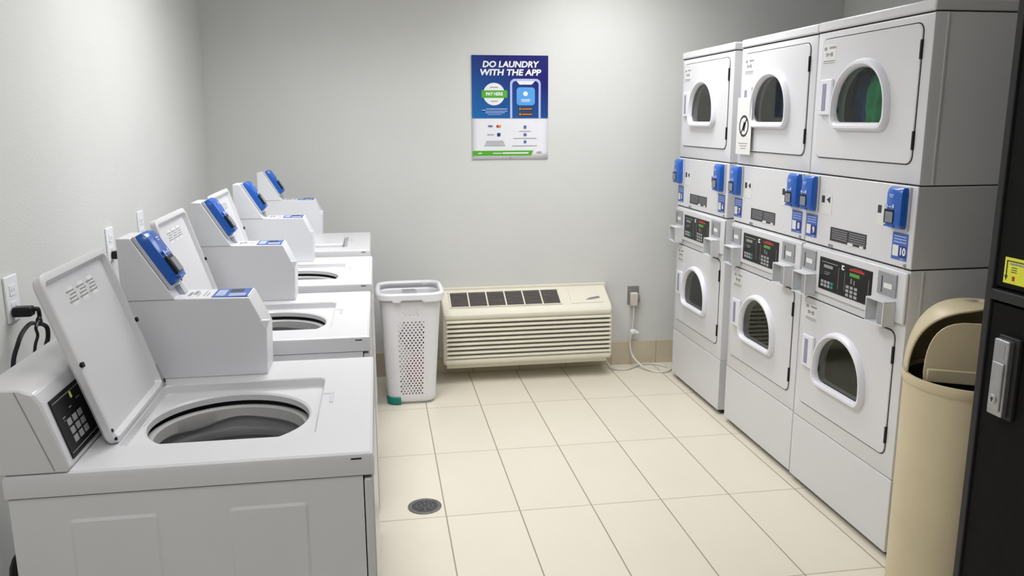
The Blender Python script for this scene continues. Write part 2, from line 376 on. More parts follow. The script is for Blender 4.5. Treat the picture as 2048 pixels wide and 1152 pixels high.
# ------------------------------------------------------------------ washers
def star(poly_pts, c, angs):
    """hit an outline with rays from c"""
    out = []; n = len(poly_pts)
    for a in angs:
        d = (math.cos(a), math.sin(a)); best = None
        for i in range(n):
            p, q = poly_pts[i], poly_pts[(i + 1) % n]
            ex, ey = q[0] - p[0], q[1] - p[1]; den = d[0] * ey - d[1] * ex
            if abs(den) < 1e-12: continue
            px, py = p[0] - c[0], p[1] - c[1]
            t = (px * ey - py * ex) / den; s = (px * d[1] - py * d[0]) / den
            if t > 0 and -1e-6 <= s <= 1 + 1e-6 and (best is None or t > best): best = t
        out.append((c[0] + d[0] * best, c[1] + d[1] * best))
    return out
WZ = .965
def washer(lid_open, label, loc):
    t = thing('washing_machine', label, 'washer', loc, group='top loading washers along the left wall')
    # cabinet: open-topped shell with pressed side panels
    bm = bmn(); box(bm, .004, .628, .004, .654, .03, .60)
    for a, b in ((.004, .024), (.608, .628)):
        box(bm, a, b, .004, .654, .60, .918)
    for a, b in ((.004, .024), (.634, .654)):
        box(bm, .024, .608, a, b, .60, .918)
    new_obj('cabinet', bm, 'panel', t)
    for x0, x1 in ((.101, .255), (.379, .524)):
        bm = bmn()
        pts_o = rrect(x0, x1, .30, .873, .008, 3); pts_i = rrect(x0 + .006, x1 - .006, .306, .867, .006, 3)
        loft(bm, [[(p[0], .0041, p[1]) for p in pts_o], [(p[0], .0010, p[1]) for p in pts_i]])
        bm.faces.new([bm.verts.new((p[0], .0010, p[1])) for p in pts_i])
        bmesh.ops.recalc_face_normals(bm, faces=bm.faces)
        new_obj('embossed_panel', bm, 'panel', t)
    boxo('front_panel', (.630, .648, .004, .654, .03, .912), 'enamel', t, bevel=.004)
    bm = bmn()
    for x in (.05, .59):
        for y in (.05, .6): cyl(bm, (x, y, 0), .02, .032)
    islands('levelling_foot', bm, 'black', t)
    # deck with lid recess and round opening
    cc = (.338, .300); rect = [(0, 0), (.650, 0), (.650, .658), (0, .658)]
    rec = rrect(.160, .532, .114, .490, .018, 5)
    angs = sorted([2 * math.pi * i / 120 for i in range(120)] + [math.atan2(p[1] - cc[1], p[0] - cc[0]) % (2 * math.pi) for p in rect] + [math.atan2(p[1] - cc[1], p[0] - cc[0]) % (2 * math.pi) for p in rec])
    A = star(rect, cc, angs); B = star(rec, cc, angs); rO = .168
    inset = lambda k: [(cc[0] + (p[0] - cc[0]) * k, cc[1] + (p[1] - cc[1]) * k) for p in B]
    circ = lambda r: [(cc[0] + r * math.cos(a), cc[1] + r * math.sin(a)) for a in angs]
    sc = lambda d: [(min(max(p[0], d), .650 - d), min(max(p[1], d), .658 - d)) for p in A]
    bm = bmn()
    rings = [[(p[0], p[1], WZ - .046) for p in sc(.004)], [(p[0], p[1], WZ - .044) for p in sc(0)], [(p[0], p[1], WZ - .009) for p in sc(0)],
             [(p[0], p[1], WZ - .003) for p in sc(.0025)], [(p[0], p[1], WZ) for p in sc(.008)],
             [(p[0], p[1], WZ) for p in inset(1.012)], [(p[0], p[1], WZ - .003) for p in B], [(p[0], p[1], WZ - .019) for p in inset(.985)], [(p[0], p[1], WZ - .022) for p in inset(.97)],
             [(p[0], p[1], WZ - .023) for p in circ(rO + .006)], [(p[0], p[1], WZ - .027) for p in circ(rO + .001)], [(p[0], p[1], WZ - .040) for p in circ(rO)]]
    loft(bm, rings)
    bmesh.ops.recalc_face_normals(bm, faces=bm.faces)
    new_obj('top_deck', bm, 'enamel', t, smooth=True, sharp=24)
    bm = bmn(); box(bm, .536, .560, .36, .372, WZ - .0005, WZ + .0012); box(bm, .551, .560, .30, .36, WZ - .0005, WZ + .0012)
    new_obj('latch_slot', bm, 'greyplastic', t, bevel=.001)
    bm = bmn(); box(bm, .607, .627, .001, .002, WZ - .012, WZ - .009); xform(bm, Matrix.Translation((0, -.0014, 0))); new_obj('deck_clip', bm, 'black', t)
    # tub
    bm = bmn(); rings = []; NR = 72
    def wob(i, k):   # the ring's lower lip dips at the hinge-side far corner
        d = (i / NR * 360 - 128 + 180) % 360 - 180
        return k * (math.exp(-(d / 20) ** 2) - .55 * math.exp(-((d + 36) / 17) ** 2))
    for r, z, k in ((.176, -.053, 0), (.172, -.051, 0), (.164, -.051, 0), (.159, -.055, .0), (.157, -.078, .007), (.160, -.082, .009), (.169, -.084, .009)):
        rings.append([(cc[0] + r * math.cos(2 * math.pi * i / NR), cc[1] + r * math.sin(2 * math.pi * i / NR), WZ + z - wob(i, k)) for i in range(NR)])
    loft(bm, rings); new_obj('tub_ring', bm, 'tubring', t, smooth=True)
    bm = bmn(); lathe(bm, [(.172, WZ - .064), (.170, WZ - .104), (.162, WZ - .106), (.160, WZ - .112), (.163, WZ - .126), (.174, WZ - .129)], (cc[0], cc[1], 0), 64)
    new_obj('inner_ring', bm, 'drum', t, smooth=True)
    bm = bmn(); lathe(bm, [(.178, WZ - .13), (.176, WZ - .17), (.171, WZ - .18), (.176, WZ - .19), (.176, WZ - .30), (.165, WZ - .34), (.06, WZ - .355), (.0005, WZ - .355)], (cc[0], cc[1], 0), 64)
    new_obj('wash_drum', bm, 'drum', t, smooth=True)
    bm = bmn(); lathe(bm, [(.0005, WZ - .12), (.02, WZ - .122), (.028, WZ - .14), (.03, WZ - .22), (.045, WZ - .29), (.09, WZ - .345), (.1, WZ - .354)], (cc[0], cc[1], 0), 32)
    new_obj('agitator', bm, 'tubring', t, smooth=True)
    bm = bmn(); lathe(bm, [(.1695, WZ - .038), (.182, WZ - .040), (.184, WZ - .075), (.172, WZ - .078)], (cc[0], cc[1], 0), 64); new_obj('tub_gap_shade', bm, 'darkgap', t, smooth=True)  # dark wall paints the shade in the gap under the rim
    # lid: shallow tray; a: across (y), b: along from hinge, c: towards the user when open
    Lw, Ll = .378, .352
    bm = bmn()
    ro = rrect(0, Lw, 0, Ll, .022, 5); ri = rrect(.012, Lw - .012, .010, Ll - .014, .016, 5); ri2 = rrect(.020, Lw - .020, .016, Ll - .024, .014, 5)
    rb = rrect(.006, Lw - .006, .004, Ll - .006, .02, 5)
    loft(bm, [[(p[0], p[1], -.020) for p in rb], [(p[0], p[1], -.014) for p in ro], [(p[0], p[1], -.002) for p in ro], [(p[0], p[1], 0) for p in rrect(.003, Lw - .003, .003, Ll - .003, .02, 5)],
              [(p[0], p[1], 0) for p in ri], [(p[0], p[1], -.012) for p in ri2]], cap0=True, cap1=True)
    bmesh.ops.recalc_face_normals(bm, faces=bm.faces)
    if lid_open:
        th = R(17.5); mtx = frame((.161, .492, WZ + .002), (0, -1, 0), (-math.sin(th), 0, math.cos(th)), (math.cos(th), 0, math.sin(th)))
    else:
        mtx = frame((.163, .113, WZ - .003), (0, 1, 0), (1, 0, 0), (0, 0, -1))
    xform(bm, mtx); lid = new_obj('lid', bm, 'enamel', t, smooth=True)
    if lid_open:
        bm = bmn()
        for a in (.006, Lw - .006):
            for b in (.17,): cyl(bm, (a, b, -.004), .0055, .009, n=12)
        for b in (.012, .030): cyl(bm, (Lw - .006, b, -.002), .0035, .004, n=10)
        cyl(bm, (.007, .012, -.002), .005, .007, n=10)
        xform(bm, mtx); islands('rubber_bumper', bm, 'black', lid, smooth=True)
        bm = bmn()
        for k in range(3):
            a0 = .105 + k * .058
            for r_ in range(4): box(bm, a0 + .004 * (r_ % 2), a0 + .046 - .006 * (r_ % 3), .276 + r_ * .007, .2795 + r_ * .007, -.0119, -.0114)
        xform(bm, mtx); lab(new_obj('instruction_print', bm, 'greyink', lid), 'grey washing instructions in three blocks')
        bm = bmn()
        for k in range(3):
            a0 = .105 + k * .058; box(bm, a0 + .006, a0 + .036, .268, .308, -.0120, -.01165)
        xform(bm, mtx); islands('instruction_label', bm, 'labelwhite', lid)
        bm = bmn(); box(bm, .004, .012, .0, .055, .0, .003); xform(bm, mtx); new_obj('hinge_arm', bm, 'steel', t)
    # console
    P = [(-.027, WZ), (.108, WZ), (.112, WZ + .006), (.0775, WZ + .128), (.066, WZ + .147), (.044, WZ + .156), (-.027, WZ + .158)]
    bm = bmn(); prism(bm, P, 'y', .006, .540); con = new_obj('console', bm, 'enamel', t, bevel=.006, bseg=3)
    bm = bmn(); prism(bm, [(p[0] - .001 + (.0015 if i in (1, 2) else 0), p[1]) for i, p in enumerate(P)], 'y', .001, .0058); 
    new_obj('console_end_cap', bm, 'enamel', t, bevel=.003)
    bm = bmn(); prism(bm, [(.036, WZ + .154), (.038, WZ + .154), (.089, WZ + .004), (.087, WZ + .004)], 'y', .0004, .003); new_obj('console_seam', bm, 'greyink', t)
    # keypad lies on the slanted console face
    o = Vector((.1105, 0, WZ + .010)); v = (Vector((.0775, 0, WZ + .128)) - o); L = v.length; v.normalize(); wv = Vector((v.z, 0, -v.x))
    km = frame(o + wv * .001, (0, 1, 0), v, wv)
    def onk(name, rects, m, h0, h1, par, fn=None):
        bm = bmn()
        for a0, a1, b0, b1 in rects: box(bm, a0, a1, b0, b1, h0, h1)
        xform(bm, km); return (fn or (islands if name in ('panel_border', 'button') else new_obj))(name, bm, m, par)
    kp = onk('keypad_panel', [(.028, .212, .004, L - .004)], 'black', 0, .002, t)
    onk('panel_border', [(.034, .206, .012, .0135), (.034, .206, L - .0135, L - .012)], 'greyink', .002, .0024, kp)
    onk('button', [(.060 + i * .027, .078 + i * .027, .024 + j * .0165, .036 + j * .0165) for i in range(3) for j in range(3)] , 'keys', .002, .0032, kp)
    onk('indicator', [(.112, .120, .096, .108)], 'amber', .002, .0026, kp)
    onk('panel_text', [(.05, .062, .075, .077), (.09, .102, .083, .085), (.132, .150, .088, .090), (.05, .058, .07, .071)], 'greyink', .002, .0024, kp)
    # meter housing
    bm = bmn()
    prism(bm, [(.066, WZ), (.390, WZ), (.394, WZ + .113), (.357, WZ + .195), (.186, WZ + .198), (.097, WZ + .346), (.066, WZ + .346)], 'y', .542, .656)
    new_obj('meter_box', bm, 'panel', t, bevel=.002)
    bm = bmn(); prism(bm, [(.379, WZ + .137), (.402, WZ + .137), (.3925, WZ + .112)], 'y', .5400, .552); new_obj('corner_gusset', bm, 'whiteink', t)
    bm = bmn(); box(bm, .068, .186, .5412, .5418, WZ + .196, WZ + .1975); new_obj('housing_seam', bm, 'greyink', t)
    # labels on the box top
    z = WZ + .1972
    bm = bmn(); box(bm, .268, .352, .552, .648, z - .002, z + .0006); pl = new_obj('price_label', bm, 'lblue', t); lab(pl, 'blue and white price label')
    bm = bmn(); box(bm, .303, .335, .604, .640, z, z + .001); new_obj('label_print', bm, 'ink', pl)
    bm = bmn()
    for i in range(5): box(bm, .275 + .0045 * i, .277 + .0045 * i, .565, .635, z, z + .001)
    for i in range(4): box(bm, .306, .345, .560 + i * .008, .563 + i * .008, z, z + .0011)
    box(bm, .3525, .3565, .552, .648, z - .002, z + .0008)
    new_obj('label_text', bm, 'whiteink', pl)
    bm = bmn()
    for x0, x1, y0, y1 in ((.208, .216, .575, .62), (.219, .228, .590, .632), (.232, .234, .57, .61), (.246, .2475, .57, .63), (.254, .2555, .57, .61)):
        box(bm, x0, x1, y0, y1, z - .0008, z + .0008)
    new_obj('label_marks', bm, 'greyink', t)
    # reader on the slanted tower face
    a = Vector((.186, 0, WZ + .198)); b = Vector((.097, 0, WZ + .346)); v = (b - a).normalized(); wv = Vector((v.z, 0, -v.x))
    if wv.x < 0: wv = -wv
    o = a + v * .030 + wv * .001
    reader(t, frame((o.x, .551, o.z), (0, 1, 0), v, wv))
    bm = bmn(); prism(bm, [(.186, WZ + .198), (.200, WZ + .198), (.186, WZ + .222), (.176, WZ + .216)], 'y', .60, .63); new_obj('coin_return', bm, 'greyplastic', t, bevel=.001)
    # hoses at the back
    bm = bmn(); tube(bm, [(.0, .12, .75), (-.05, .13, .72), (-.06, .14, .5), (-.05, .13, .2), (.0, .12, .12)], .016, 10)
    new_obj('drain_hose', bm, 'black', t, smooth=True)
    return t
WX = .171
washer(True, 'nearest washer, lid open, black keypad console and round tub opening in full view', (WX, -3.536, 0))
L3 = ('second washer from the camera, lid open, behind the nearest grey meter box',
      'third washer from the camera, lid open, only a thin crescent of its tub visible')
washer_b = dup(bpy.data.objects['washing_machine'], (WX - .012, -2.668, 0), L3[0])
washer_c = dup(bpy.data.objects['washing_machine'], (WX - .008, -1.862, 0), L3[1])
washer(False, 'farthest washer beside the back wall, the only one with its lid closed', (WX - .020, -1.020, 0))

# ------------------------------------------------------------------ stacked dryers
DX = 2.630; DW = .7145
def dryer():
    t = thing('stacked_dryer', '', 'dryer', (0, 0, 0), group='stacked dryers along the right side')
    # local: x into the machine, y = -(distance from far edge)
    def bx(name, x0, x1, a0, a1, z0, z1, m, par=None, bevel=0, **k):
        return boxo(name, (x0, x1, -a1, -a0, z0, z1), m, par or t, bevel, **k)
    D = .72; e = .002
    cx_ = -DW / 2
    def shell(name, z0, z1, wc, hole):
        """cabinet section whose front has an opening"""
        bm = bmn(); c = wc
        rect = [(-DW + e, z0), (-e, z0), (-e, z1), (-DW + e, z1)]
        n = len(hole); angs = sorted([math.atan2(p[1] - c[1], p[0] - c[0]) % (2 * math.pi) for p in hole] + [math.atan2(p[1] - c[1], p[0] - c[0]) % (2 * math.pi) for p in rect])
        A = star(rect, c, angs); B = star(hole, c, angs)
        sc = lambda d: [(min(max(p[0], -DW + e + d), -e - d), min(max(p[1], z0 + d), z1 - d)) for p in A]
        loft(bm, [[(D, *p) for p in A], [(.008, *p) for p in sc(0)], [(.002, *p) for p in sc(.002)], [(0, *p) for p in sc(.008)], [(0, *p) for p in B], [(.03, *p) for p in B]], cap0=True)
        bmesh.ops.recalc_face_normals(bm, faces=bm.faces)
        return new_obj(name, bm, 'enamel', t, smooth=True, sharp=20)
    def dshape(w, h, c, n=10, rb=.05):
        """D-shaped window: arched top, flat bottom with round corners"""
        out = []; hw = w / 2
        z0 = c[1] - h / 2; zt = c[1] + h / 2; zm = z0 + h * .27
        for i in range(2 * n + 1):
            a = math.pi * i / (2 * n); q = .95
            ca, sa = math.cos(a), math.sin(a)
            out.append((c[0] + hw * math.copysign(abs(ca) ** q, ca), zm + (zt - zm) * sa ** q))
        for i in range(n + 1):
            a = math.pi + math.pi / 2 * i / n; out.append((c[0] - hw + rb + rb * math.cos(a), z0 + rb + rb * math.sin(a)))
        for i in range(n + 1):
            a = 1.5 * math.pi + math.pi / 2 * i / n; out.append((c[0] + hw - rb + rb * math.cos(a), z0 + rb + rb * math.sin(a)))
        return out
    wc1 = (-.342, 1.668); wc2 = (-.341, .624)
    shell('upper_cabinet', 1.362, 1.917, wc1, dshape(.332, .208, wc1, rb=.03))
    shell('lower_cabinet', .308, 1.072, wc2, dshape(.324, .214, wc2, rb=.03))
    bx('service_panel', -.002, D, e, DW - e, 1.076, 1.358, 'enamel', bevel=.004)
    bx('top_cap', -.004, D, 0, DW, 1.921, 1.9586, 'enamel', bevel=.007, bseg=3)
    bx('kick_panel', 0, D, e, DW - e, .026, .3065, 'enamel', bevel=.003)
    bx('toe_shadow_slab', .03, D - .02, .02, DW - .02, 0.002, .026, 'darkgap')  # dark slab stands in for the toe shadow under the raised cabinet
    bm = bmn()
    for z, e_ in ((.306, .006), (1.074, .003), (1.360, .003), (1.919, .003)): box(bm, e_, D - .003, -DW + e_, -e_, z - .0022, z + .0022)
    islands('cabinet_seam', bm, 'darkgap', t)
    bm = bmn()
    for z0, z1 in ((.31, 1.07), (1.365, 1.915)): box(bm, .045, .052, -DW - .0005, -DW + .003, z0, z1)
    islands('side_flange', bm, 'enamel', t)
    for nm, z0, z1, wc, ow, oh, gw, gh in (('upper_door', 1.430, 1.888, wc1, .368, .264, .322, .200), ('lower_door', .384, .846, wc2, .364, .262, .314, .208)):
        rr_ = rrect(-.662, -.042, z0, z1, .030, 6); hole = dshape(gw, gh, wc, rb=.035)
        angs = sorted(math.atan2(p[1] - wc[1], p[0] - wc[0]) % (2 * math.pi) for p in rr_ + hole)
        A = star(rr_, wc, angs); B = star(hole, wc, angs)
        k = lambda s: [(wc[0] + (p[0] - wc[0]) * s, wc[1] + (p[1] - wc[1]) * s) for p in A]
        bm = bmn(); loft(bm, [[(.001, *p) for p in A], [(-.0035, *p) for p in A], [(-.0055, *p) for p in k(.992)], [(-.0055, *p) for p in B], [(.004, *p) for p in B]])
        bmesh.ops.recalc_face_normals(bm, faces=bm.faces); door = new_obj(nm, bm, 'enamel', t, smooth=True, sharp=8)
        # dark gap round the door
        o1 = rrect(-.6655, -.0385, z0 - .0036, z1 + .0036, .033, 6)
        i1 = rrect(-.66, -.044, z0 + .002, z1 - .002, .028, 6)
        bm = bmn(); loft(bm, [[(-.0005, *p) for p in o1], [(-.0015, *p) for p in o1], [(-.0015, *p) for p in i1]]); new_obj('door_gasket', bm, 'darkgap', t)
        # window ring
        prof = [(ow, oh, -.005), (ow - .003, oh - .003, -.014), (ow - .010, oh - .010, -.022), (ow - .018, oh - .022, -.028), (ow - .032, oh - .040, -.028), (gw + .006, gh + .008, -.020), (gw, gh, -.010), (gw, gh, .002)]
        bm = bmn(); loft(bm, [[(x, *p) for p in dshape(w_, h_, wc, rb=max(.03, .055 - i * .004))] for i, (w_, h_, x) in enumerate(prof)])
        bmesh.ops.recalc_face_normals(bm, faces=bm.faces); new_obj('window_ring', bm, 'plastic', door, smooth=True)
        bm = bmn(); f_ = bm.faces.new([bm.verts.new((-.004, *p)) for p in dshape(gw + .004, gh + .004, wc, rb=.035)]); f_.normal_update(); f_.normal_flip() if f_.normal.x > 0 else None; new_obj('door_glass', bm, 'glass', door)
        # pull handle at the window's far side
        hz0, hz1 = wc[1] - .072, wc[1] + .066
        bm = bmn(); box(bm, -.018, -.005, -.150, -.066, hz0, hz1); new_obj('door_handle', bm, 'plastic', door, bevel=.004)
        bm = bmn(); box(bm, -.0195, -.012, -.116, -.088, hz0 + .016, hz1 - .016); new_obj('handle_recess', bm, 'lavender', door, bevel=.002)
        # instruction label
        bm = bmn(); box(bm, -.0062, -.005, -.150, -.054, z1 - .098, z1 - .022); new_obj('door_label', bm, 'decal', door)
        bm = bmn()
        zt = z1 - .030
        for a0, a1, b0, b1 in ((.062, .082, 0, .012), (.10, .145, 0, .008), (.078, .092, .022, .036), (.094, .108, .026, .031), (.110, .126, .021, .037), (.060, .145, .052, .056), (.060, .140, .060, .063)):
            box(bm, -.0067, -.006, -a1, -a0, zt - b1, zt - b0)
        new_obj('label_print', bm, 'greyink', door)
        bm = bmn()
        for zz in (z1 - .115, z0 + .048):
            box(bm, -.008, .0, -.6665, -.6595, zz, zz + .062)
        islands('door_hinge', bm, 'black', t)
        # drum behind the glass
        bm = bmn()
        ring0 = dshape(.332, .212, wc, rb=.03); n = len(ring0)
        rg = [[(.030, *p) for p in ring0]]
        for x, r in ((.06, .30), (.075, .333), (.50, .333), (.52, .31), (.525, .02)):
            rg.append([(x, wc[0] + r * math.cos(math.atan2(p[1] - wc[1], p[0] - wc[0])), wc[1] - .02 + .80 * r * math.sin(math.atan2(p[1] - wc[1], p[0] - wc[0]))) for p in ring0])
        loft(bm, rg, cap1=True)
        # drum baffles
        new_obj('dryer_drum', bm, 'drumdark', t, smooth=True)
        bm = bmn()
        for a in (40, 160, 280):
            a = R(a); c_, s_ = math.cos(a), math.sin(a)
            for q in range(1):
                pts = [(wc[0] + .331 * math.cos(a + d), wc[1] - .02 + .264 * math.sin(a + d)) for d in (-.16, .16)] + [(wc[0] + .285 * c_, wc[1] - .02 + .220 * s_)]
                prism(bm, pts, 'x', .10, .48)
        islands('drum_baffle', bm, 'drumdark', t)
    # control panel
    bx('control_panel', -.012, .0, .006, DW - .004, .882, 1.064, 'enamel', bevel=.005)
    cp = bx('control_face', -.0145, -.010, .155, .518, .905, 1.035, 'black', bevel=.002); lab(cp, 'black glossy control face with keypads')
    def cf(name, rects, m, h=.0155):
        bm = bmn()
        for a0, a1, b0, b1 in rects: box(bm, -h, -.0143, -a1, -a0, b0, b1)
        return (islands if 'button' in name or name == 'panel_line' else new_obj)(name, bm, m, cp)
    cf('keypad_button', [(.176 + i * .024, .194 + i * .024, .918 + j * .015, .929 + j * .015) for i in range(3) for j in range(2)] + [(.356 + i * .028, .376 + i * .028, .912 + j * .016, .923 + j * .016) for i in range(3) for j in range(3)], 'keys')
    cf('start_button', [(.248, .266, .918, .929), (.248, .266, .933, .944)], 'teal', .0158)
    cf('panel_line', [(.176, .290, 1.017, 1.0195), (.298, .2995, .925, 1.012), (.343, .3445, .93, 1.0), (.500, .5015, .93, 1.0)], 'keys', .0150)
    cf('display', [(.190, .255, .996, 1.008)], 'greyink', .0150)
    cf('red_heading', [(.372, .470, 1.014, 1.0225), (.395, .455, 1.024, 1.027)], 'red', .0150)
    cf('green_display', [(.375, .440, .993, 1.006)], 'lcd', .0150)
    cf('panel_text', [(.385, .392, .965, .985), (.405, .411, .962, .980), (.198, .230, .97, .973), (.198, .24, .978, .980)], 'greyink', .0150)
    cf('white_mark', [(.318, .325, 1.008, 1.026), (.325, .336, 1.008, 1.013), (.325, .336, 1.021, 1.026)], 'whiteink', .0150)
    for a0, a1 in ((.015, .126), (.556, .664)):
        pl = bx('coin_plate', -.018, -.011, a0, a1, .968, 1.050, 'coinmetal', bevel=.002)
        am = (a0 + a1) / 2 + .01
        boxo('plate_label', (-.0190, -.0175, -am - .024, -am + .024, .994, 1.012), 'labelwhite', pl)
        boxo('coin_slot', (-.0190, -.0175, -am + .034, -am + .038, .975, 1.035), 'ink', pl)
    for a0, a1 in ((.022, .130), (.556, .664)):
        z0, z1 = .866, .956; d = .058; q = .005
        bm = bmn()
        box(bm, -d, -.0125, -a1, -a0, z1 - q, z1); box(bm, -d, -.0125, -a1, -a0, z0, z0 + q)
        box(bm, -d, -.0125, -a1, -a1 + q, z0 + q, z1 - q); box(bm, -d, -.0125, -a0 - q, -a0, z0 + q, z1 - q)
        box(bm, -.018, -.0125, -a1 + q, -a0 - q, z0 + q, z1 - q)
        cb = new_obj('coin_box', bm, 'boxpaint', t, bevel=.001); lab(cb, 'open fronted grey coin box')
        bm = bmn(); box(bm, -d + .004, -.018, -a1 + .005, -a1 + .038, z0 + q, z1 - q); new_obj('coin_cup', bm, 'coinmetal', cb)
    # readers (mirror-safe frame: a runs towards the camera)
    for a0 in (.002, .590):
        reader(t, frame((-.003, -a0, 1.211), (0, -1, 0), (0, 0, 1), (-1, 0, 0)))
    # service panel labels
    wl = bx('warning_label', -.0032, -.0015, .198, .445, 1.106, 1.160, 'ink'); lab(wl, 'dark warning label with rows of small grey print')
    bm = bmn()
    for c in range(2):
        for r_ in range(5): box(bm, -.0038, -.003, -(.318 + c * .12) , -(.212 + c * .12), 1.150 - r_ * .0085, 1.153 - r_ * .0085)
    new_obj('label_text', bm, 'greyink', wl)
    bm = bmn(); box(bm, -.0038, -.003, -.36, -.325, 1.104, 1.114); box(bm, -.0038, -.003, -.43, -.405, 1.104, 1.113); new_obj('label_tab', bm, 'labelwhite', wl)
    for a0, s in ((.118, 0), (.500, 1)):
        pa = bx('arrow_label', -.0030, -.0015, a0 - .004, a0 + .075 - .036 * s, 1.205, 1.285, 'decal')
        bm = bmn(); box(bm, -.0036, -.003, -a0 - .022, -a0, 1.250, 1.278)
        if not s: prism(bm, [(-a0 - .062, 1.250), (-a0 - .062, 1.278), (-a0 - .036, 1.264)], 'x', -.0036, -.003)
        new_obj('arrow_print', bm, 'ink', pa)
    bm = bmn()
    for a in (.20, .215, .68): box(bm, -.010, -.002, -a - .005, -a, 1.078, 1.092)
    islands('panel_latch', bm, 'steel', t)
    return t
def price(parent, a0, n):
    s = boxo('price_sticker', (-.0034, -.0018, -a0 - .086, -a0, 1.100, 1.194), 'lblue', parent); lab(s, 'blue price sticker numbered ' + n)
    bm = bmn()
    box(bm, -.0040, -.0032, -a0 - .082, -a0 - .042, 1.110, 1.150); new_obj('number_field', bm, 'lblue2', s)
    bm = text_bm(n, .036, .0004, .0012); xform(bm, frame((-.0045, -a0 - .062, 1.130), (0, -1, 0), (0, 0, 1), (-1, 0, 0))); new_obj('printed_number', bm, 'whiteink', s)
    bm = bmn()
    box(bm, -.0040, -.0032, -a0 - .038, -a0 - .006, 1.112, 1.150)
    new_obj('sticker_field', bm, 'labelwhite', s)
    bm = bmn()
    for j in range(3): box(bm, -.0040, -.0032, -a0 - .078, -a0 - .010, 1.160 + j * .010, 1.164 + j * .010)
    box(bm, -.0040, -.0032, -a0 - .07, -a0 - .05, 1.103, 1.106)
    new_obj('sticker_text', bm, 'palebl', s)
d1 = dryer(); d1.location = (DX + .003, -.2957, 0)
d1['label'] = 'farthest stacked dryer, standing beside the back wall and the wall outlet'
d2 = dup(d1, (DX + .003, -1.0919, 0), 'middle stacked dryer, with a white paper notice by its upper window')
d3 = dup(d1, (DX - .003, -1.8186, 0), 'nearest stacked dryer, blue and green laundry in its upper window, tan bin beside it')
for d, a, b in ((d1, '5', '6'), (d2, '7', '8'), (d3, '9', '10')):
    price(d, .008, a); price(d, .600, b)

# paper notice on the middle dryer
n = thing('paper_notice', 'white paper notice with a round black no-entry style icon on middle dryer', 'notice', (DX + .003 - .0205, -1.0919 - .108, 1.548), 0)
bm = bmn(); box(bm, -.0008, 0, -.080, .080, -.135, .135); new_obj('sheet', bm, 'labelwhite', n)
bm = bmn()
N = 36
ro = [(.052 * math.cos(2 * math.pi * i / N), .052 * math.sin(2 * math.pi * i / N)) for i in range(N)]; ri = [(.041 * math.cos(2 * math.pi * i / N), .041 * math.sin(2 * math.pi * i / N)) for i in range(N)]
loft(bm, [[(-.0010, p[0], p[1]) for p in ro], [(-.0012, p[0], p[1]) for p in ro], [(-.0012, p[0], p[1]) for p in ri], [(-.0010, p[0], p[1]) for p in ri]])
b2 = bmn(); box(b2, -.0012, -.0010, -.046, .046, -.005, .005); xform(b2, Matrix.Rotation(R(-50), 4, 'X')); join(bm, b2)
b2 = bmn(); box(b2, -.0012, -.0010, -.016, .010, -.022, .020); xform(b2, Matrix.Rotation(R(20), 4, 'X')); join(bm, b2)
new_obj('icon', bm, 'ink', n)
bm = bmn()
for i in range(3): box(bm, -.0011, -.0008, -.050 + .01 * i, .050 - .012 * i, -.085 - i * .012, -.081 - i * .012)
new_obj('printed_lines', bm, 'greyink', n)

# laundry in the upper drum of the nearest dryer
def cloth_lump(name, c, s, m, seed, sub=4):
    bm = bmn(); bmesh.ops.create_icosphere(bm, subdivisions=sub, radius=1)
    rnd = random.Random(seed); ph = [rnd.uniform(0, 6.28) for _ in range(6)]
    for v in bm.verts:
        p = v.co
        k = 1 + .10 * math.sin(9 * p.y + 3 * p.z + ph[0]) + .07 * math.sin(13 * p.x + 5 * p.y + ph[1]) + .05 * math.sin(17 * p.z + 7 * p.x + ph[2])
        v.co = Vector((p.x * s[0], p.y * s[1], p.z * s[2])) * k + Vector(c)
    return new_obj(name, bm, m, smooth=True)
tag(cloth_lump('folded_towel', (DX + .160, -1.968, 1.63), (.070, .070, .15), 'cloth_blue', 1), 'blue laundry bunched behind the upper window of nearest dryer', 'laundry')
tag(cloth_lump('folded_towel', (DX + .105, -2.115, 1.62), (.045, .060, .16), 'cloth_green', 2), 'green laundry bunched behind the upper window of nearest dryer', 'laundry')

# ------------------------------------------------------------------ wall air conditioner
ac = thing('wall_air_conditioner', 'cream louvred air conditioner mounted low on the back wall', 'air conditioner', (1.207, -.001, 0))
AW = 1.05
bm = bmn(); prism(bm, [(0, .12), (0, .548), (-.045, .538), (-.205, .462), (-.232, .438), (-.238, .415), (-.238, .135), (-.228, .122), (-.20, .118)], 'x', 0, AW)
body = new_obj('casing', bm, 'beige', ac, bevel=.030, bseg=5)
# louvre slats on the front
bm = bmn()
for i in range(9):
    z = .390 - i * .0275
    prism(bm, [(-.236, z + .010), (-.250, z + .007), (-.254, z - .001), (-.250, z - .007), (-.236, z - .004)], 'x', .018, AW - .012)
new_obj('front_louvre', bm, 'beige', ac, smooth=True)
bm = bmn()
for i in range(9):
    z = .390 - i * .0275; box(bm, .026, AW - .020, -.2395, -.236, z - .0165, z - .0045)
new_obj('louvre_gap', bm, 'acdark', ac)
boxo('front_rail', (.003, AW - .003, -.250, -.200, .402, .442), 'beige', ac, bevel=.016, bseg=4)
boxo('bottom_rail', (.003, AW - .003, -.250, -.200, .122, .160), 'beige', ac, bevel=.016, bseg=4)
